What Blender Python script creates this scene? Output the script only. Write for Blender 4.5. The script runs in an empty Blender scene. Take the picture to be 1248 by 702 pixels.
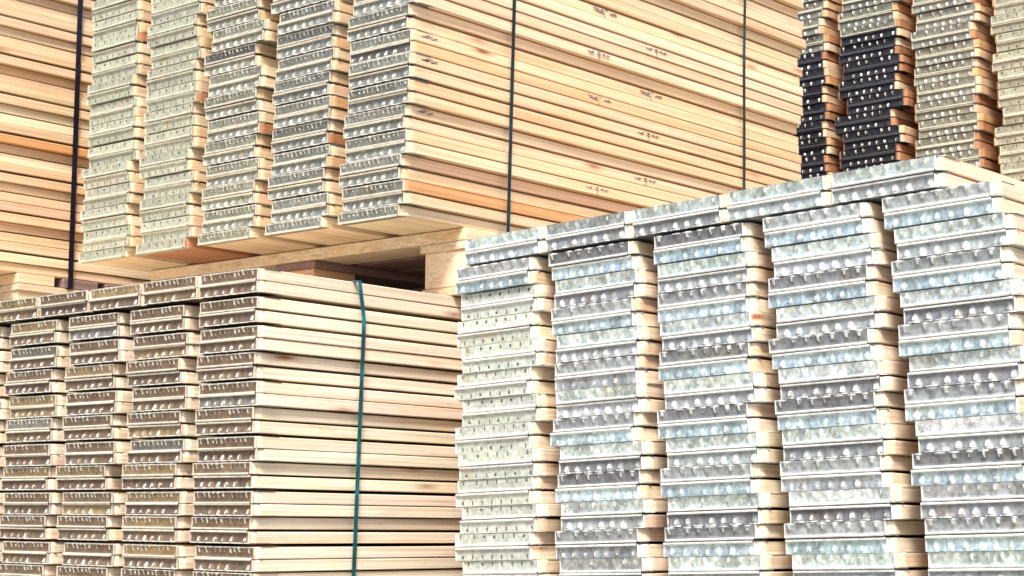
import bpy, bmesh, math, random
from mathutils import Vector, Matrix
random.seed(7)
R = math.radians
scn = bpy.context.scene
col = scn.collection

# ------------------------------------------------------------------ camera
FPX, CX, CY = 2170.0, 624.0, 351.0
PITCH = math.atan(304 / FPX)
HEAD = R(41.3)
CAM = Vector((0, 0, 0.32))
hd = Vector((-math.sin(HEAD), math.cos(HEAD), 0))
rt = Vector((math.cos(HEAD), math.sin(HEAD), 0))
fw = hd * math.cos(PITCH) + Vector((0, 0, 1)) * math.sin(PITCH)
up = -hd * math.sin(PITCH) + Vector((0, 0, 1)) * math.cos(PITCH)
cam = bpy.data.cameras.new('camera')
cam.sensor_width = 36
cam.lens = 36 * FPX / 1248
cam.clip_end = 2000
cam.clip_start = 0.05
camo = bpy.data.objects.new('camera', cam)
col.objects.link(camo)
camo.location = CAM
camo.rotation_euler = Matrix((rt, up, -fw)).transposed().to_euler()
scn.camera = camo

# ------------------------------------------------------------------ light
SUN = Vector((0.46, -0.62, 1.00)).normalized()      # towards the sun
el = math.asin(SUN.z)
w = bpy.data.worlds.new('World')
scn.world = w
w.use_nodes = True
nt = w.node_tree
bg = nt.nodes['Background']
sky = nt.nodes.new('ShaderNodeTexSky')
sky.sky_type = 'NISHITA'
sky.sun_disc = False
sky.sun_elevation = el
sky.sun_rotation = math.atan2(SUN.x, SUN.y)
sky.air_density = 1.0
sky.dust_density = 4.0
sky.ozone_density = 1.0
nt.links.new(sky.outputs[0], bg.inputs[0])
bg.inputs[1].default_value = 0.125
sl = bpy.data.lights.new('sun', 'SUN')
sl.energy = 3.6
sl.angle = R(14)
sl.color = (1.0, 0.94, 0.85)
so = bpy.data.objects.new('sun', sl)
col.objects.link(so)
so.rotation_euler = SUN.to_track_quat('Z', 'Y').to_euler()
so.location = (2, -3, 6)
scn.view_settings.view_transform = 'Standard'
scn.view_settings.look = 'None'
scn.view_settings.exposure = 0.75
scn.view_settings.gamma = 1.0


# ------------------------------------------------------------------ helpers
def at(x, y, Z):
    """world point seen at photo pixel x, y at forward distance Z"""
    return CAM + Z * (fw + (x - CX) / FPX * rt + (CY - y) / FPX * up)


def link(name, data, parent=None, loc=(0, 0, 0)):
    o = bpy.data.objects.new(name, data)
    col.objects.link(o)
    if parent is not None:
        o.parent = parent
    o.location = loc
    return o


def tag(o, label=None, cat=None, group=None, kind=None):
    if label: o['label'] = label
    if cat: o['category'] = cat
    if group: o['group'] = group
    if kind: o['kind'] = kind
    return o


def mesh_from(name, verts, faces, mats=(), fm=None, smooth=False, smooth_slots=None):
    m = bpy.data.meshes.new(name)
    m.from_pydata(verts, [], faces)
    for x in mats:
        m.materials.append(x)
    if fm:
        m.polygons.foreach_set('material_index', fm)
    if smooth:
        m.polygons.foreach_set('use_smooth', [True] * len(m.polygons))
    m.update()
    return m


class NT:
    def __init__(s, name):
        s.m = bpy.data.materials.new(name)
        s.m.use_nodes = True
        s.t = s.m.node_tree
        s.b = s.t.nodes['Principled BSDF']

    def n(s, kind, **kw):
        nd = s.t.nodes.new('ShaderNode' + kind)
        for k, v in kw.items():
            setattr(nd, k, v)
        return nd

    def l(s, a, b):
        s.t.links.new(a, b)

    def val(s, node, i, v):
        node.inputs[i].default_value = v

    def noise(s, vec, scale, detail=3, rough=0.6):
        nd = s.n('TexNoise')
        s.l(vec, nd.inputs['Vector'])
        nd.inputs['Scale'].default_value = scale
        nd.inputs['Detail'].default_value = detail
        nd.inputs['Roughness'].default_value = rough
        return nd.outputs['Fac']

    def ramp(s, fac, stops, interp='LINEAR'):
        nd = s.n('ValToRGB')
        nd.color_ramp.interpolation = interp
        e = nd.color_ramp.elements
        while len(e) < len(stops):
            e.new(0.5)
        for k, (p, c) in enumerate(stops):
            e[k].position = p
            e[k].color = (c, c, c, 1) if isinstance(c, (int, float)) else (*c, 1)
        s.l(fac, nd.inputs[0])
        return nd.outputs[0]

    def mix(s, fac, a, b, mode='MIX'):
        nd = s.n('Mix', data_type='RGBA', blend_type=mode)
        for i, v in ((0, fac), (6, a), (7, b)):
            if hasattr(v, 'links'):
                s.l(v, nd.inputs[i])
            elif isinstance(v, (int, float)) and i:
                nd.inputs[i].default_value = (v, v, v, 1)
            elif i:
                nd.inputs[i].default_value = (*v, 1)
            else:
                nd.inputs[i].default_value = v
        return nd.outputs[2]

    def coords(s, scale, rnd=37.0):
        """object coordinates, shifted by each object's own random number"""
        tc = s.n('TexCoord')
        oi = s.n('ObjectInfo')
        mul = s.n('Math', operation='MULTIPLY')
        s.l(oi.outputs['Random'], mul.inputs[0])
        mul.inputs[1].default_value = rnd
        add = s.n('VectorMath', operation='ADD')
        s.l(tc.outputs['Object'], add.inputs[0])
        s.l(mul.outputs[0], add.inputs[1])
        mp = s.n('Mapping')
        s.l(add.outputs[0], mp.inputs[0])
        mp.inputs['Scale'].default_value = scale
        return mp.outputs[0], oi


# ------------------------------------------------------------------ materials
def wood(name, knots=True, dark=1.0):
    a = NT(name)
    v, oi = a.coords((9, 0.8, 28))
    g1 = a.noise(v, 3.0, 4, 0.6)
    v2, _ = a.coords((60, 1.6, 240), 11)
    g2 = a.noise(v2, 1.0, 3, 0.7)
    v3, _ = a.coords((2.5, 1.2, 9), 53)
    g3 = a.noise(v3, 1.3, 2, 0.5)
    c1 = a.ramp(g1, [(0.28, (0.82 * dark, 0.77 * dark, 0.70 * dark)), (0.50, (0.96, 0.96, 0.96)), (0.75, (1.04, 1.06, 1.10))])
    c = a.mix(1.0, oi.outputs['Color'], c1, 'MULTIPLY')
    c2 = a.ramp(g2, [(0.35, (0.74, 0.67, 0.59)), (0.58, (1.0, 1.0, 1.0))])
    c = a.mix(0.75, c, c2, 'MULTIPLY')
    # resinous orange streaks
    c3 = a.ramp(g3, [(0.56, 0.0), (0.70, 1.0)])
    m3 = a.n('Math', operation='MULTIPLY')
    a.l(c3, m3.inputs[0]); m3.inputs[1].default_value = 0.45
    c = a.mix(m3.outputs[0], c, a.mix(1.0, c, (0.98, 0.74, 0.52), 'MULTIPLY'))
    vd, _ = a.coords((6, 2.2, 14), 91)
    dn = a.noise(vd, 2.4, 5, 0.7)
    c = a.mix(a.ramp(dn, [(0.60, 0.0), (0.74, 0.55)]), c, a.mix(1.0, c, (0.66, 0.58, 0.52), 'MULTIPLY'))
    vm, _ = a.coords((3, 150, 3), 13)
    sm = a.noise(vm, 1.0, 2, 0.5)
    c = a.mix(0.14, c, a.ramp(sm, [(0.36, 0.84), (0.5, 1.0)]), 'MULTIPLY')
    if knots:
        vk, _ = a.coords((8, 3.0, 14), 71)
        vo = a.n('TexVoronoi')
        a.l(vk, vo.inputs['Vector'])
        vo.inputs['Scale'].default_value = 1.0
        kf = a.ramp(vo.outputs['Distance'], [(0.035, 1.0), (0.10, 0.35), (0.17, 0.0)])
        c = a.mix(kf, c, (0.26, 0.10, 0.04))
    a.l(c, a.b.inputs['Base Color'])
    a.b.inputs['Roughness'].default_value = 0.62
    a.b.inputs['Specular IOR Level'].default_value = 0.3
    bp = a.n('Bump')
    bp.inputs['Strength'].default_value = 0.25
    bp.inputs['Distance'].default_value = 0.002
    a.l(g2, bp.inputs['Height'])
    a.l(bp.outputs[0], a.b.inputs['Normal'])
    return a.m


def metal(name, blot=0.55, rough=0.36, met=0.75, scale=30, lo=0.46, hi=1.15, spang=0.6):
    """galvanised sheet: the colour of each object, spangle blotches, scuffs and grime"""
    a = NT(name)
    v, oi = a.coords((1, 1, 0.7), 19)
    n1 = a.noise(v, scale, 3, 0.55)
    n2 = a.noise(v, scale * 5, 2, 0.6)
    vo = a.n('TexVoronoi')
    a.l(v, vo.inputs['Vector'])
    vo.inputs['Scale'].default_value = scale * 4.5
    sp = a.n('Separate' + 'XYZ')
    a.l(vo.outputs['Color'], sp.inputs[0])
    c1 = a.ramp(n1, [(0.38, lo), (0.48, 0.9), (0.60, hi)])
    c = a.mix(blot, oi.outputs['Color'], a.mix(1.0, oi.outputs['Color'], c1, 'MULTIPLY'))
    c2 = a.ramp(n2, [(0.36, 0.55), (0.56, 1.0)])
    c = a.mix(0.6, c, c2, 'MULTIPLY')
    c = a.mix(spang, c, a.ramp(sp.outputs[0], [(0.15, 0.66), (0.5, 1.0), (0.9, 1.12)]), 'MULTIPLY')
    vs_, _ = a.coords((6, 6, 90), 29)
    c = a.mix(0.5, c, a.ramp(a.noise(vs_, 3, 2), [(0.30, 0.55), (0.42, 1.0)]), 'MULTIPLY')
    n4 = a.noise(v, 9, 2, 0.5)
    c4 = a.ramp(n4, [(0.60, 0.0), (0.72, 0.5)])
    c = a.mix(c4, c, a.mix(1.0, c, (0.85, 0.66, 0.5), 'MULTIPLY'))
    a.l(c, a.b.inputs['Base Color'])
    a.b.inputs['Metallic'].default_value = met
    r = a.ramp(sp.outputs[1], [(0.0, rough - 0.12), (1.0, rough + 0.22)])
    a.l(r, a.b.inputs['Roughness'])
    bp = a.n('Bump')
    bp.inputs['Strength'].default_value = 0.35
    bp.inputs['Distance'].default_value = 0.0015
    a.l(n1, bp.inputs['Height'])
    a.l(bp.outputs[0], a.b.inputs['Normal'])
    return a.m


M_WOOD = wood('spruce_wood')
M_PALLET = wood('pallet_wood', dark=0.95)
M_ZINC = metal('zinc_sheet')
M_CLEAN = metal('even_zinc_sheet', blot=0.3, rough=0.5, met=0.4, scale=26, lo=0.7, hi=1.05, spang=0.15)
M_DULL = metal('dull_zinc_sheet', blot=0.35, rough=0.5, met=0.55, scale=26, lo=0.65, hi=1.15, spang=0.35)


def shiny(name, c, rough=0.32, met=0.6):
    a = NT(name)
    v, oi = a.coords((1, 1, 1), 5)
    n = a.noise(v, 60, 3)
    cc = a.mix(1.0, c, a.ramp(n, [(0.35, 0.75), (0.55, 1.0)]), 'MULTIPLY')
    a.l(cc, a.b.inputs['Base Color'])
    a.b.inputs['Metallic'].default_value = met
    a.b.inputs['Roughness'].default_value = rough
    return a.m


M_EDGE_COOL = shiny('worn_zinc_edge', (0.95, 0.96, 0.92), 0.35, 0.4)
M_EDGE_WARM = shiny('worn_cream_edge', (0.84, 0.77, 0.63), 0.42, 0.35)
M_EDGE_RUB = shiny('rubbed_zinc', (0.78, 0.81, 0.80), 0.36, 0.5)
M_EDGE_SOFT = shiny('rubbed_steel', (0.74, 0.72, 0.64), 0.42, 0.45)
M_EDGE_DULL = shiny('dull_edge', (0.72, 0.71, 0.58), 0.45, 0.4)
M_EDGE_DARK = shiny('dark_edge', (0.10, 0.10, 0.12), 0.4, 0.4)
M_DOT = shiny('bare_metal_dot', (0.70, 0.70, 0.68), 0.35, 0.4)
M_HOLE = shiny('punched_slot', (0.10, 0.09, 0.08), 0.7, 0.1)


def plastic(name, c):
    a = NT(name)
    tc = a.n('TexCoord')
    n = a.noise(tc.outputs['Object'], 14, 3)
    cc = a.mix(1.0, c, a.ramp(n, [(0.3, 0.5), (0.5, 1.0), (0.66, 2.4)]), 'MULTIPLY')  # weave variation, with glints painted into the strap colour
    a.l(cc, a.b.inputs['Base Color'])
    a.b.inputs['Roughness'].default_value = 0.3
    return a.m


M_TEAL = plastic('teal_strap', (0.004, 0.080, 0.092))
M_NAVY = plastic('navy_strap', (0.004, 0.019, 0.026))
M_BLACK = plastic('black_strap', (0.004, 0.005, 0.014))
_ink = NT('grey_ink')
_ink.b.inputs['Base Color'].default_value = (0.20, 0.15, 0.14, 1)
_ink.b.inputs['Roughness'].default_value = 0.8
M_INK = _ink.m
a = NT('concrete_yard')
tc = a.n('TexCoord')
g = a.noise(tc.outputs['Object'], 1.3, 6, 0.6)
g2 = a.noise(tc.outputs['Object'], 45, 4, 0.7)
c = a.ramp(g, [(0.3, (0.20, 0.185, 0.165)), (0.7, (0.32, 0.30, 0.27))])
c = a.mix(0.5, c, a.ramp(g2, [(0.35, 0.6), (0.6, 1.0)]), 'MULTIPLY')
a.l(c, a.b.inputs['Base Color'])
a.b.inputs['Roughness'].default_value = 0.85
M_YARD = a.m

# ------------------------------------------------------------------ ground
gs = 400
gm = mesh_from('ground', [(-gs, -gs, 0), (gs, -gs, 0), (gs, gs, 0), (-gs, gs, 0)], [(0, 1, 2, 3)], [M_YARD])
tag(link('ground', gm), kind='structure')


# ------------------------------------------------------------------ boards
def ring_outline(W, Ln, r, inset=0.0, seg=3):
    pts = []
    for cx_, cy_, a0 in ((W - r, r, -90), (W - r, Ln - r, 0), (r, Ln - r, 90), (r, r, 180)):
        for k in range(seg + 1):
            t = R(a0 + 90 * k / seg)
            pts.append((cx_ + (r - inset) * math.cos(t), cy_ + (r - inset) * math.sin(t)))
    return pts


def board_mesh(W, T, Ln, r=0.012, mats=None, rag=1.0, seed=0):
    """A sawn board with rounded corners and arrises, split along its length so that it can bow and vary in thickness."""
    rnd = random.Random(seed * 17 + 3)
    ch = 0.0013
    N = 8
    left, right = [], []
    bow = rnd.uniform(-0.0022, 0.0022) * rag
    for k in range(N + 1):
        t = k / N
        y = r + (Ln - 2 * r) * t
        w_ = bow * math.sin(math.pi * t) + rnd.uniform(-0.0008, 0.0008) * rag * (0 < k < N)
        right.append((W + w_, y))
        left.append((w_ * 0.8, y))
    arc = lambda cx_, cy_, a0: [(cx_ + r * math.cos(R(a0 + 90 * k / 3)), cy_ + r * math.sin(R(a0 + 90 * k / 3))) for k in range(4)]
    full = arc(W - r, r, -90)[:-1] + right + arc(W - r, Ln - r, 0)[1:] + arc(r, Ln - r, 90)[:-1] + left[::-1] + arc(r, r, 180)[1:]
    n = len(full)
    cx_, cy_ = W / 2, Ln / 2
    sag = [rnd.uniform(0, 0.0007) * rag for _ in range(n)]
    vs, fs = [], []
    for ins, z in ((ch, 0), (0, ch), (0, T - ch), (ch, T)):
        for i, (x, y) in enumerate(full):
            xi = x - math.copysign(ins, x - cx_)
            yi = y - (math.copysign(ins, y - cy_) if min(y, Ln - y) < r * 0.9 else 0)
            mid = 0.2 < y < Ln - 0.1
            dz = 0
            if mid:
                dz = sag[i] * (1 if z < T / 2 else -1)
            vs.append((xi, yi, z + dz))
    for k in range(3):
        for i in range(n):
            j = (i + 1) % n
            fs.append((k * n + i, k * n + j, (k + 1) * n + j, (k + 1) * n + i))
    fs.append(tuple(range(n - 1, -1, -1)))
    fs.append(tuple(range(3 * n, 4 * n)))
    return mesh_from('board', vs, fs, mats or [M_WOOD])


def bump_spots(W, pitch, flip, jit):
    s = [0.010, 0.010 + 1.5 * pitch]
    while s[-1] + pitch < W - 0.006:
        s.append(s[-1] + pitch)
    if flip:
        s = [W - x for x in s]
    return [x + random.uniform(-jit, jit) for x in s]


def plate_mesh(W, T, lip_up, style='bump', pitch=0.0295, seed=0, right=0.014):
    """Folded end plate: a lip along one long edge, pressed teeth along the other, and two flanges nailed over the board.
    Local x across, y into the board, z up; the panel stands just before y = 0."""
    random.seed(seed * 131 + 7)
    nx = max(24, int(W / 0.0031))
    nz = 12
    H = T + 0.0008
    fine = style == 'tooth' and not lip_up
    spots = bump_spots(W, pitch * (0.56 if fine else 1), lip_up, 0.0012)
    wx = {'bump': 0.0036, 'flat': 0.0026, 'tooth': 0.0023 if fine else 0.0038, 'dot': 0.0029}.get(style, 0.0042)
    toothed = style in ('bump', 'tooth')
    amps = [random.uniform(0.65, 1.15) * (0.35 if random.random() < 0.06 else 1) for _ in spots]
    wavs = [random.uniform(0.2, 1.0) for _ in spots]
    wob = [random.uniform(-1, 1) for _ in range(8)]
    vs, fs, fm = [], [], []

    def prof(x, q):
        # q: 0 at the lip edge ... 1 at the toothed edge ; returns outward distance, slot
        d = 0.0012
        slot = 0
        if q < 0.20:
            t = q / 0.20
            d += 0.0062 * math.sin(math.pi * min(1, 0.12 + t * 0.88)) ** 0.5
            slot = 1
        d += 0.0010 * math.sin(x * 90 + wob[0] * 3) * wob[1] * q
        if style != 'slot':
            d += 0.0022 * max(0, (q - 0.62) / 0.38)            # the toothed edge kicks out
            amp = {'flat': 0.0042, 'tooth': 0.0034 if fine else 0.0054}.get(style, 0.0066)
            for k, s in enumerate(spots):
                sk = (q - 0.7) * 0.006 if style == 'tooth' and not fine else 0
                ax = (x - s + sk) / (wx + (0.003 * max(0, q - 0.7) if style == 'bump' else 0))
                az = (q - 0.70) / 0.23
                e = math.exp(-ax * ax - az * az)
                e *= amps[k]
                d += amp * e
                if e > {'dot': 0.36, 'flat': 0.62, 'tooth': 0.50}.get(style, 0.55):
                    slot = 2
            # scalloped edge between the teeth
            if toothed and q > 0.78:
                ph = min(abs(x - s) for s in spots) / pitch
                wv = (0.5 - min(ph, 0.5)) * 2 * wavs[min(range(len(spots)), key=lambda t: abs(x - spots[t]))]
                d += 0.0030 * wv
                if q > (0.945 if style == 'tooth' else 0.975) - 0.10 * wv:
                    slot = 2
        else:
            for s in spots:
                ax = (x - s) / 0.0021
                az = (q - 0.74) / 0.17
                e = math.exp(-(ax * ax) - az * az)
                d -= 0.0010 * e
                if e > 0.36:
                    slot = 3
        return d, slot

    for j in range(nz + 1):
        q = j / nz
        ql = -0.0019 + q * (T + 0.0021)
        z = ql if not lip_up else T - ql
        for i in range(nx + 1):
            x = i / nx * W
            d, _ = prof(x, q)
            vs.append((x, -d, z))
    for j in range(nz):
        for i in range(nx):
            a_, b_ = j * (nx + 1) + i, j * (nx + 1) + i + 1
            c_, d_ = b_ + nx + 1, a_ + nx + 1
            fs.append((a_, b_, c_, d_) if not lip_up else (a_, d_, c_, b_))
            _, s = prof((i + 0.5) / nx * W, (j + 0.5) / nz)
            fm.append(s)
    # side returns (a bright cut edge at both ends)
    for xe, sgn in ((0.0, -1), (W, 1)):
        b0 = len(vs)
        x0, x1 = (xe - 0.0016, xe) if sgn < 0 else (xe, xe + 0.0016)
        for y in (-0.0035, 0.001):
            for x in (x0, x1):
                for z in (-0.0002, H - 0.0006):
                    vs.append((x, y, z))
        q = lambda *t: tuple(b0 + k for k in t)
        for f in ((0, 2, 3, 1), (4, 5, 7, 6), (0, 1, 5, 4), (2, 6, 7, 3), (1, 3, 7, 5), (0, 4, 6, 2)):
            fs.append(q(*f)); fm.append(1)
    # flanges over and under the board, with a toothed inner end
    dep = 0.062
    for side, (z0, z1) in enumerate(((-0.0010, -0.00005), (T + 0.00005, T + 0.0010))):
        long_ = (side == 1) != lip_up
        nt_ = 18
        b0 = len(vs)
        for i in range(nt_ + 1):
            x = -0.004 + (W + 0.0045 + right) * i / nt_
            yd = (dep - (0.010 if i % 2 else 0) - random.uniform(0, 0.006)) if long_ else 0.016
            y0 = 0.0 if 0 < i < nt_ else 0.013
            for y in (y0, yd):
                for z in (z0, z1):
                    vs.append((x, y, z))
        for i in range(nt_):
            k = b0 + i * 4
            for f in ((0, 4, 6, 2), (1, 3, 7, 5), (2, 6, 7, 3), (0, 1, 5, 4)):
                fs.append(tuple(k + t for t in f)); fm.append(0)
        fs.append((b0, b0 + 2, b0 + 3, b0 + 1)); fm.append(0)
        k = b0 + nt_ * 4
        fs.append((k, k + 1, k + 3, k + 2)); fm.append(0)
    me = mesh_from('end_plate', vs, fs, [M_ZINC, M_EDGE_COOL, M_DOT, M_HOLE], fm)
    sm = [True] * (nx * nz) + [False] * (len(fs) - nx * nz)
    me.polygons.foreach_set('use_smooth', sm)
    return me


def slots(o, mats):
    for k, m in enumerate(mats):
        if m is not None and k < len(o.material_slots):
            o.material_slots[k].link = 'OBJECT'
            o.material_slots[k].material = m


def vary(c, a=0.06, b=0.03):
    k = 1 + random.uniform(-a, a)
    return tuple(max(0.01, min(1, x * k * (1 + random.uniform(-b, b)))) for x in c) + (1,)


CREAM, TAN, PINK, ORANGE = (0.80, 0.675, 0.49), (0.745, 0.562, 0.375), (0.74, 0.52, 0.36), (0.64, 0.37, 0.17)
BROWN, SHADED_WOOD = (0.42, 0.21, 0.11), (0.30, 0.21, 0.20)  # second colour paints the shade of the pallet interior into the wood


def wood_colour(weights, brown=0.0, pale=0.0):
    base = random.choices((CREAM, TAN, PINK, ORANGE), weights)[0]
    other = random.choices((CREAM, TAN, PINK, ORANGE), weights)[0]
    if random.random() < brown:
        base = other = BROWN
    t = random.uniform(0, 0.5)
    c_ = [p * (1 - t) + q * t for p, q in zip(base, other)]
    return vary(tuple(p * (1 - pale) + q * pale for p, q in zip(c_, (0.86, 0.79, 0.68))), 0.07, 0.03)


def pack(name, label, corner, roll, ncol, rows, pitchX, W, pitchZ, style_fn, weights, shift=None, top=None,
         Ln=1.5, jx=0.006, jy=0.006, group=None, plate_w=None, seed=1, edge=None, yaw=0.0, gaps=None, right=0.014, cyc=(0.0015, 0.0050, 0.0015, 0.0050), brown=0.03, pale=0.0):
    """corner: front right bottom corner. Columns run to -X, boards to +Y. Returns the root and the top of the boards."""
    root = tag(link(name, None, None, corner), label, 'timber pack', group)
    root.rotation_euler = (0, R(roll), R(yaw))
    random.seed(seed)
    T = pitchZ - sum(cyc) / 4
    pw = plate_w or (W - 0.021)
    bms = [board_mesh(W, T, Ln + dl, r, seed=q + seed * 9) for q, (r, dl) in enumerate(((0.011, 0), (0.017, 0.012), (0.008, -0.010), (0.013, 0.006), (0.015, -0.004), (0.010, 0.016)))]
    plates = {}
    random.seed(seed + 5)
    z = 0.0
    zs = []
    for k in range(rows):                       # k from the bottom; kk from the top
        kk = rows - 1 - k
        zs.append(z)
        lip_above = kk % 2 == 1                 # boards meet lip to lip in pairs
        g = cyc[kk % 4] + random.uniform(-0.0004, 0.0004)
        if top and kk == top[0]:
            g += top[2]
        if gaps and kk in gaps:
            g += gaps[kk]
        z += T + max(0.0006, g)
    height = zs[-1] + T
    for c in range(ncol):                       # column 0 is at the left
        drift = 0.0
        for k in range(rows):
            kk = rows - 1 - k
            hfrac = zs[k] / height
            packed = top and kk < top[0]
            if k % 2 == rows % 2 or k == 0:
                pairj = random.uniform(-jx, jx) + (0.006 if (kk // 2) % 2 == 0 else -0.006)
                if random.random() < 0.07:
                    pairj += random.choice((-1, 1, 1)) * 0.014
                if c == ncol - 1 and shift:
                    pairj = min(pairj, 0.007)
                pairy = random.uniform(-jy, jy)
            if packed:
                px = -(ncol - 1) * pitchX - W + top[3] + c * top[1]
                x = px + random.uniform(-0.0015, 0.0015)
                y = random.uniform(-0.003, 0.003)
            else:
                x = -(ncol - 1 - c) * pitchX - W + pairj + random.uniform(-0.0025, 0.0025)
                if shift:
                    x += shift(c, hfrac)
                y = pairy + random.uniform(-0.0025, 0.0025)
            b = link('board', random.choice(bms), root, (x, y, zs[k]))
            b.color = wood_colour(weights, brown if c < ncol - 1 else 0, pale)
            lip_up = kk % 2 == 1                # odd from the top: lip along its upper edge
            st, mcol, mats = style_fn(c, kk, k)
            key = (st, lip_up, random.randint(0, 3))
            if key not in plates:
                plates[key] = plate_mesh(pw, T, lip_up, st, 0.0262, seed=len(plates) + seed * 3, right=right)
            p = link('end_plate', plates[key], b, (W - right - pw + random.uniform(-0.002, 0.002), -0.0006, 0))
            p.rotation_euler = (random.uniform(-0.02, 0.02), 0, random.uniform(-0.008, 0.008))
            p.color = vary(mcol, 0.14, 0.02)
            slots(p, mats)
    return root, zs, T


def strap_mesh(path, width, thick=0.0011, ax='y', wav=None):
    """Closed band along a path of (x, z) points, WIDTH along y."""
    vs, fs = [], []
    n = len(path)
    for i, (x, z) in enumerate(path):
        x0, z0 = path[i - 1]
        x1, z1 = path[(i + 1) % n]
        tx, tz = x1 - x0, z1 - z0
        l_ = math.hypot(tx, tz) or 1
        nx_, nz_ = tz / l_, -tx / l_
        dy = wav(x, z) if wav else 0
        for off in (0, thick):
            for y in (-width / 2, width / 2):
                vs.append((x + nx_ * off, y + dy, z + nz_ * off))
    for i in range(n):
        a_, b_ = i * 4, ((i + 1) % n) * 4
        for f in ((0, 1), (1, 3), (3, 2), (2, 0)):
            fs.append((a_ + f[0], b_ + f[0], b_ + f[1], a_ + f[1]))
    return vs, fs


def strap(root, y, x0, x1, z0, z1, width, mat, label=None, wav=None, bulge=0.0, lean_=0.0):
    path = []
    N = 26
    for i in range(N + 1):                       # up the right side
        t = i / N
        path.append((x1 + lean_ * t, z0 + (z1 - z0) * t))
    path += [(x0 + (x1 + lean_ - x0) * t, z1 + 0.001) for t in (0.98, 0.75, 0.5, 0.25, 0.02)]
    for i in range(N + 1):
        t = 1 - i / N
        path.append((x0, z0 + (z1 - z0) * t))
    path += [(x0 + (x1 - x0) * t, z0 - 0.001) for t in (0.02, 0.5, 0.98)]
    vs, fs = strap_mesh(path, width, wav=wav)
    bm = mesh_from('strap', vs, fs, [mat])
    o = link('strap', bm, root, (0, y, 0))
    if label: o['label'] = label
    return o


# ------------------------------------------------------------------ the packs
cool = (None, M_EDGE_COOL, M_EDGE_COOL, M_HOLE)


def style_right(c, kk, k):
    ph = kk % 4                                  # A B | C D from the top
    light = (0.84, 0.94, 0.89)  # sky reflection of the tilted plates put into a pale base colour
    t = random.random()
    dark = (0.19 + 0.30 * t, 0.19 + 0.34 * t, 0.20 + 0.33 * t)  # ground reflection put into a darker base colour, varied at random
    if c == 0 and kk > 3:
        return 'slot', (0.60, 0.635, 0.56), (M_CLEAN, M_EDGE_COOL, M_EDGE_COOL, M_HOLE)
    if ph in (0, 3):
        cl = light if ph == 0 else (0.64, 0.76, 0.75)
        if random.random() < 0.15:
            cl = (0.5, 0.52, 0.5)
        return 'flat', cl, (M_ZINC, M_EDGE_COOL, M_EDGE_COOL, M_HOLE)
    return 'bump', dark, (M_DULL, M_EDGE_COOL, M_EDGE_RUB, M_HOLE)


def fan(c, h):
    f = max(0.0, h - 0.25) / 0.75
    return (0.016, 0.004, -0.006, -0.020, -0.040)[c] * f


RC = at(1125, 500, 2.95)
R_W, R_PX, R_PZ = 0.216, 0.26, 0.0270
R_ROWS = 30
R_TOP = 0.956
rc = Vector((RC.x - 0.006 + R_W, RC.y, R_TOP - R_ROWS * R_PZ - 0.006))
rr, rzs, rT = pack('timber_pack', 'tall pack of boards with mint white and dark bumpy steel ends, nearest the camera',
                   rc, -1.3, 5, R_ROWS, R_PX, R_W, R_PZ, style_right, (6, 2.5, 5, 0.25), pale=0.4,
                   shift=fan, top=(2, 0.2175, 0.005, 0.030), plate_w=0.196, seed=3, Ln=1.5, jx=0.003, jy=0.003, right=0.0145,
                   gaps={4: 0.002, 8: 0.0015, 12: 0.001})

LC = at(315, 325, 3.60)
L_W, L_PX, L_PZ = 0.187, 0.232, 0.0275
L_ROWS = 25


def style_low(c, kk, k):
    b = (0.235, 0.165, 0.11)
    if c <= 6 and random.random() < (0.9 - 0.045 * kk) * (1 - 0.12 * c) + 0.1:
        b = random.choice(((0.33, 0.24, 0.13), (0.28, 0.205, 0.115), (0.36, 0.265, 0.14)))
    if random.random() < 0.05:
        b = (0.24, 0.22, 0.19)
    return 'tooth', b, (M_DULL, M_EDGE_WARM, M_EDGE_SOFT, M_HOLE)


def lean(c, h):
    return 0.0


L_H = L_ROWS * L_PZ + 0.007
lc = Vector((LC.x, LC.y, LC.z - L_H))
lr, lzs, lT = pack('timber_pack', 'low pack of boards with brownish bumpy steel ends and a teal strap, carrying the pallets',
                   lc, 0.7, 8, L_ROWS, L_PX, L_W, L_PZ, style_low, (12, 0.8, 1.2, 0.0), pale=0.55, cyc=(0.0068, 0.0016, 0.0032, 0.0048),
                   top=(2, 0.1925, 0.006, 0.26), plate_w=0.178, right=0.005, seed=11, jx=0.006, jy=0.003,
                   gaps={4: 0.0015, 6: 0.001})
# the loose top course lines up with the right hand corner of this pack
for b in [o for o in lr.children if o.name.startswith('board')]:
    if b.location.z > lzs[-2] - 0.001:
        b.location.x += -0.004 - (-(7) * L_PX - L_W + 0.26 + 7 * 0.1925 + L_W)

UC = at(492, 262, 3.87)
U_W, U_PX, U_PZ = 0.198, 0.246, 0.0280
U_ROWS = 31


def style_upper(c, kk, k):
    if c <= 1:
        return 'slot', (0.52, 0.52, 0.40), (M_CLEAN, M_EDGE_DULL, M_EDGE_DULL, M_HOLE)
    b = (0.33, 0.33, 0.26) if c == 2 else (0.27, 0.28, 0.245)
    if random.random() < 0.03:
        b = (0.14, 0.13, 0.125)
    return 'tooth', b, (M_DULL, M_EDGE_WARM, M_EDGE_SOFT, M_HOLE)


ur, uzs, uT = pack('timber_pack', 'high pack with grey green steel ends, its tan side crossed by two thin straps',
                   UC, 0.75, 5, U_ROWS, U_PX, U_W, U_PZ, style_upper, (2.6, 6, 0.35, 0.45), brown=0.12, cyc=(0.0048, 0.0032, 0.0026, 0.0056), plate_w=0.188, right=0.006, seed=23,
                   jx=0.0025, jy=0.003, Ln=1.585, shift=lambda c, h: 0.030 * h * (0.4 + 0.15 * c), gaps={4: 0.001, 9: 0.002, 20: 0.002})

TC = at(1115, 180, 5.3)
T_W, T_PX, T_PZ = 0.210, 0.255, 0.0273
T_ROWS = 30


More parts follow.
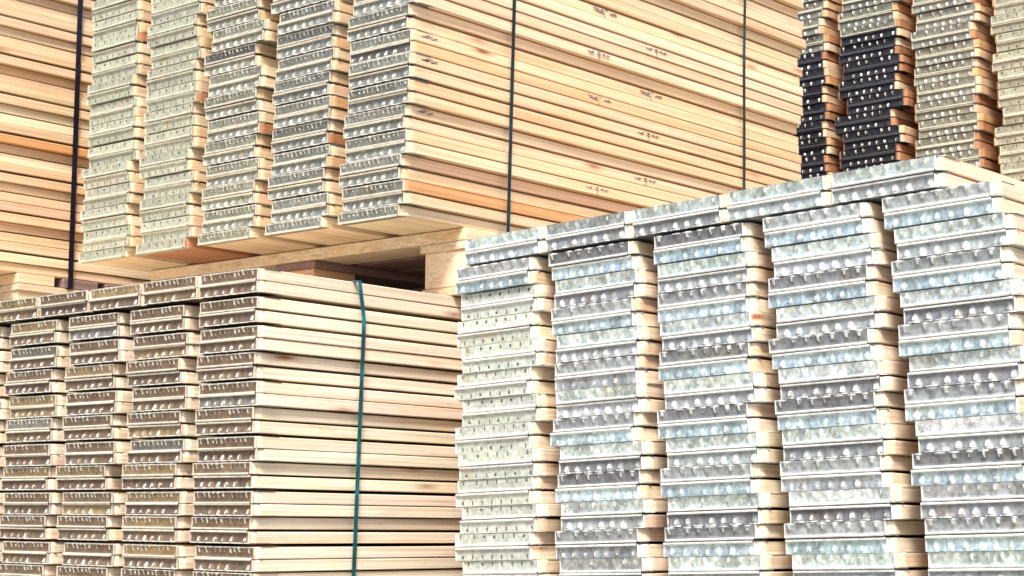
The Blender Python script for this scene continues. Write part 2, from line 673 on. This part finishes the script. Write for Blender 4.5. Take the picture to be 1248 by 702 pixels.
def style_far(c, kk, k):
    z = k                                         # from the bottom of the upper part
    lim = {0: 20, 1: 21}.get(c, -1)
    if z < lim:
        return 'dot', (0.034, 0.036, 0.048), (M_DULL, M_EDGE_DARK, M_DOT, M_HOLE)
    if c == 2:
        return 'dot', (0.34, 0.34, 0.28), (M_DULL, M_EDGE_DULL, M_DOT, M_HOLE)
    if c < 2:
        return 'dot', (0.25, 0.255, 0.21), (M_DULL, M_EDGE_DULL, M_EDGE_RUB, M_HOLE)
    return 'slot', (0.43, 0.42, 0.31), (M_CLEAN, M_EDGE_DULL, M_EDGE_DULL, M_HOLE)


T_BASE = 1.27
tcn = Vector((TC.x + T_PX * 2 + T_W, TC.y, T_BASE))
tr, tzs, tT = pack('timber_pack', 'farthest pack of boards, navy black steel ends with white dots beside pale yellow ones',
                   tcn, 0.3, 5, T_ROWS, T_PX, T_W, T_PZ, style_far, (0.6, 3, 2.5, 3.0), cyc=(0.0034, 0.0034, 0.0034, 0.0034), brown=0.35, right=0.012, plate_w=0.186, seed=31, jx=0.003, jy=0.004, Ln=1.2)
# lower courses of that pack, hidden behind the near packs: joined
vs, fs = [], []
src = board_mesh(T_W, 0.0255, 1.2)
sv = [tuple(v.co) for v in src.vertices]
sf = [tuple(p.vertices) for p in src.polygons]
for c in range(5):
    for k in range(46):
        b0 = len(vs)
        ox, oz = -(4 - c) * T_PX - T_W + random.uniform(-.006, .006), -(k + 1) * T_PZ
        if tcn.z + oz < 0.02:
            continue
        vs += [(x + ox, y, z + oz) for x, y, z in sv]
        fs += [tuple(b0 + i for i in f) for f in sf]
lo = link('lower_board', mesh_from('lower_board', vs, fs, [M_WOOD]), tr)
lo.color = (*TAN, 1)
lo['kind'] = 'stuff'

PC = at(88, 340, 5.05)
P_W, P_PX, P_PZ = 0.207, 0.246, 0.0275
P_Y0 = 0.40


def style_left(c, kk, k):
    return 'bump', (0.5, 0.48, 0.4), (M_DULL, M_EDGE_WARM, M_EDGE_DULL, M_HOLE)


pc = Vector((PC.x, PC.y - P_Y0, PC.z))
pr_, pzs, pT = pack('timber_pack', 'pack of plain orange tan boards seen from the side, black strap at its far edge',
                    pc, 0.1, 2, 31, P_PX, P_W, P_PZ, style_left, (1.4, 6, 0.3, 0.2), cyc=(0.0035, 0.0064, 0.0014, 0.0034), seed=41, jx=0.003, jy=0.005)

# ------------------------------------------------------------------ straps
LEN = 1.5
ltop = lzs[-1] + lT
strap(lr, 0.262, -(7 * L_PX + L_W) - 0.012, 0.0105, -0.002, ltop + 0.001, 0.0105, M_TEAL,
      wav=lambda x, z: (0.0 + 0.020 * (z / ltop) ** 1 - 0.035 * max(0, (z / ltop - 0.88)) / 0.12 * 0.5 if x > -0.2 else 0.0))
utop = uzs[-1] + uT
strap(ur, 0.325, -(4 * U_PX + U_W) - 0.014, 0.0150, -0.002, utop + 0.001, 0.0105, M_NAVY, lean_=0.020)
strap(ur, 1.282, -(4 * U_PX + U_W) - 0.014, 0.0150, -0.002, utop + 0.001, 0.0105, M_NAVY, lean_=0.020,
      wav=lambda x, z: 0.004 * math.sin(z * 7))
ptop = pzs[-1] + pT
strap(pr_, P_Y0 - 0.014, -(P_PX + P_W) - 0.012, 0.0115, -0.030, ptop + 0.001, 0.0165, M_BLACK)


# ------------------------------------------------------------------ ink stamps on the upper pack
def stamp_mesh(w_, h_, n, tail, seed):
    rnd = random.Random(seed)
    vs, fs = [], []

    def blob(cy, cz, a_, b_):
        b0 = len(vs)
        k = 7
        ring = [(cy + a_ * math.cos(i / k * 6.283) * rnd.uniform(.6, 1.1), cz + b_ * math.sin(i / k * 6.283) * rnd.uniform(.6, 1.1)) for i in range(k)]
        vs.extend([(0.0004, y, z) for y, z in ring])
        vs.extend([(0.0, y, z) for y, z in ring])
        fs.append(tuple(range(b0, b0 + k)))
        for i in range(k):
            j = (i + 1) % k
            fs.append((b0 + i, b0 + k + i, b0 + k + j, b0 + j))
    for i in range(n):
        t = rnd.uniform(-1, 1)
        blob(t * w_ / 2, h_ * rnd.uniform(-.5, .5) * (1 - abs(t) * .6), rnd.uniform(.004, .010), rnd.uniform(.0008, .0022))
    if tail:
        blob(0.0, -h_ * .5 - 0.006, 0.0014, 0.008)
    return mesh_from('ink_stamp', vs, fs, [M_INK])


st = [stamp_mesh(0.105, 0.012, 22, True, 1), stamp_mesh(0.11, 0.007, 15, True, 2), stamp_mesh(0.05, 0.010, 18, False, 3), stamp_mesh(0.10, 0.012, 20, True, 8), stamp_mesh(0.09, 0.009, 19, True, 9)]
lastcol = {}
for b in ur.children:
    if b.name.startswith('board') and b.location.x > -U_W - 0.05:
        lastcol[round(b.location.z, 4)] = b
order = [lastcol[k] for k in sorted(lastcol)]
for i, b in enumerate(order):
    if i % 4 == 1 and i > 3:
        random.random() < 0.85 and link('ink_stamp', random.choice((st[0], st[3], st[4])), b, (U_W + 0.0001, 0.655 + random.uniform(-.02, .02), uT * 0.62))
    if i % 4 == 3 and i > 3:
        random.random() < 0.85 and link('ink_stamp', random.choice((st[1], st[3], st[4])), b, (U_W + 0.0001, 0.870 + random.uniform(-.02, .02), uT * 0.62))
    if i % 2 == 0 and i > 7 and random.random() < 0.8:
        link('ink_stamp', st[2], b, (U_W + 0.0001, 0.050 + random.uniform(-.01, .01), uT * 0.62))


# ------------------------------------------------------------------ pallets
def box(sx, sy, sz, ch=0.002):
    vs = []
    for (x, y, z) in [(x, y, z) for z in (0, sz) for y in (0, sy) for x in (0, sx)]:
        for ax in range(3):
            p = [x, y, z]
            for k, s in enumerate((sx, sy, sz)):
                if k != ax:
                    p[k] += ch if p[k] == 0 else -ch
            vs.append(tuple(p))
    bm = bmesh.new()
    for v in vs:
        bm.verts.new(v)
    bmesh.ops.convex_hull(bm, input=bm.verts)
    m = bpy.data.meshes.new('board')
    bm.to_mesh(m)
    bm.free()
    m.materials.append(M_PALLET)
    return m


def pallet(label, corner, roll, width, depth, H, seed=0, tone=1.0):
    """corner: front right TOP corner; runs to -X and +Y."""
    random.seed(seed)
    root = tag(link('pallet', None, None, corner), label, 'pallet', 'wooden pallets under the packs')
    root.rotation_euler = (0, R(roll), 0)
    dk = 0.020
    fr = 0.028
    blk = H - 2 * dk - fr

    def add(nm, sx, sy, sz, x, y, z, c=None):
        o = link(nm, box(sx, sy, sz), root, (x, y, z))
        o.color = vary(tuple(t * tone for t in (c or random.choice((CREAM, TAN, TAN, PINK)))), 0.08)
        return o
    n = 7
    bw = 0.12
    for i in range(n):
        add('deck_board', width, bw, fr, -width, (depth - bw) * i / (n - 1), -fr - 0.0008, CREAM if i == 0 else SHADED_WOOD)
    xs = [-width, -width / 2 - 0.0725, -0.145]
    for x in xs:
        add('stringer_board', 0.145, depth, dk - 0.0008, x, 0.001, -fr - dk - 0.0008, CREAM if x > -0.2 else SHADED_WOOD)
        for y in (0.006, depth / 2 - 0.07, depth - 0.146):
            add('block', 0.125, 0.14, blk - 0.0008, x + 0.012, y, -H + dk, CREAM if (x > -0.2 and y < 0.1) else (PINK if y < 0.1 else SHADED_WOOD))
        add('base_board', 0.135, depth, dk - 0.0012, x + 0.005, 0.002, -H, TAN if x > -0.2 else SHADED_WOOD)
    return root


# pallet under the high pack: set back from the board ends
th = R(1.4)
cz = UC.z - 0.001
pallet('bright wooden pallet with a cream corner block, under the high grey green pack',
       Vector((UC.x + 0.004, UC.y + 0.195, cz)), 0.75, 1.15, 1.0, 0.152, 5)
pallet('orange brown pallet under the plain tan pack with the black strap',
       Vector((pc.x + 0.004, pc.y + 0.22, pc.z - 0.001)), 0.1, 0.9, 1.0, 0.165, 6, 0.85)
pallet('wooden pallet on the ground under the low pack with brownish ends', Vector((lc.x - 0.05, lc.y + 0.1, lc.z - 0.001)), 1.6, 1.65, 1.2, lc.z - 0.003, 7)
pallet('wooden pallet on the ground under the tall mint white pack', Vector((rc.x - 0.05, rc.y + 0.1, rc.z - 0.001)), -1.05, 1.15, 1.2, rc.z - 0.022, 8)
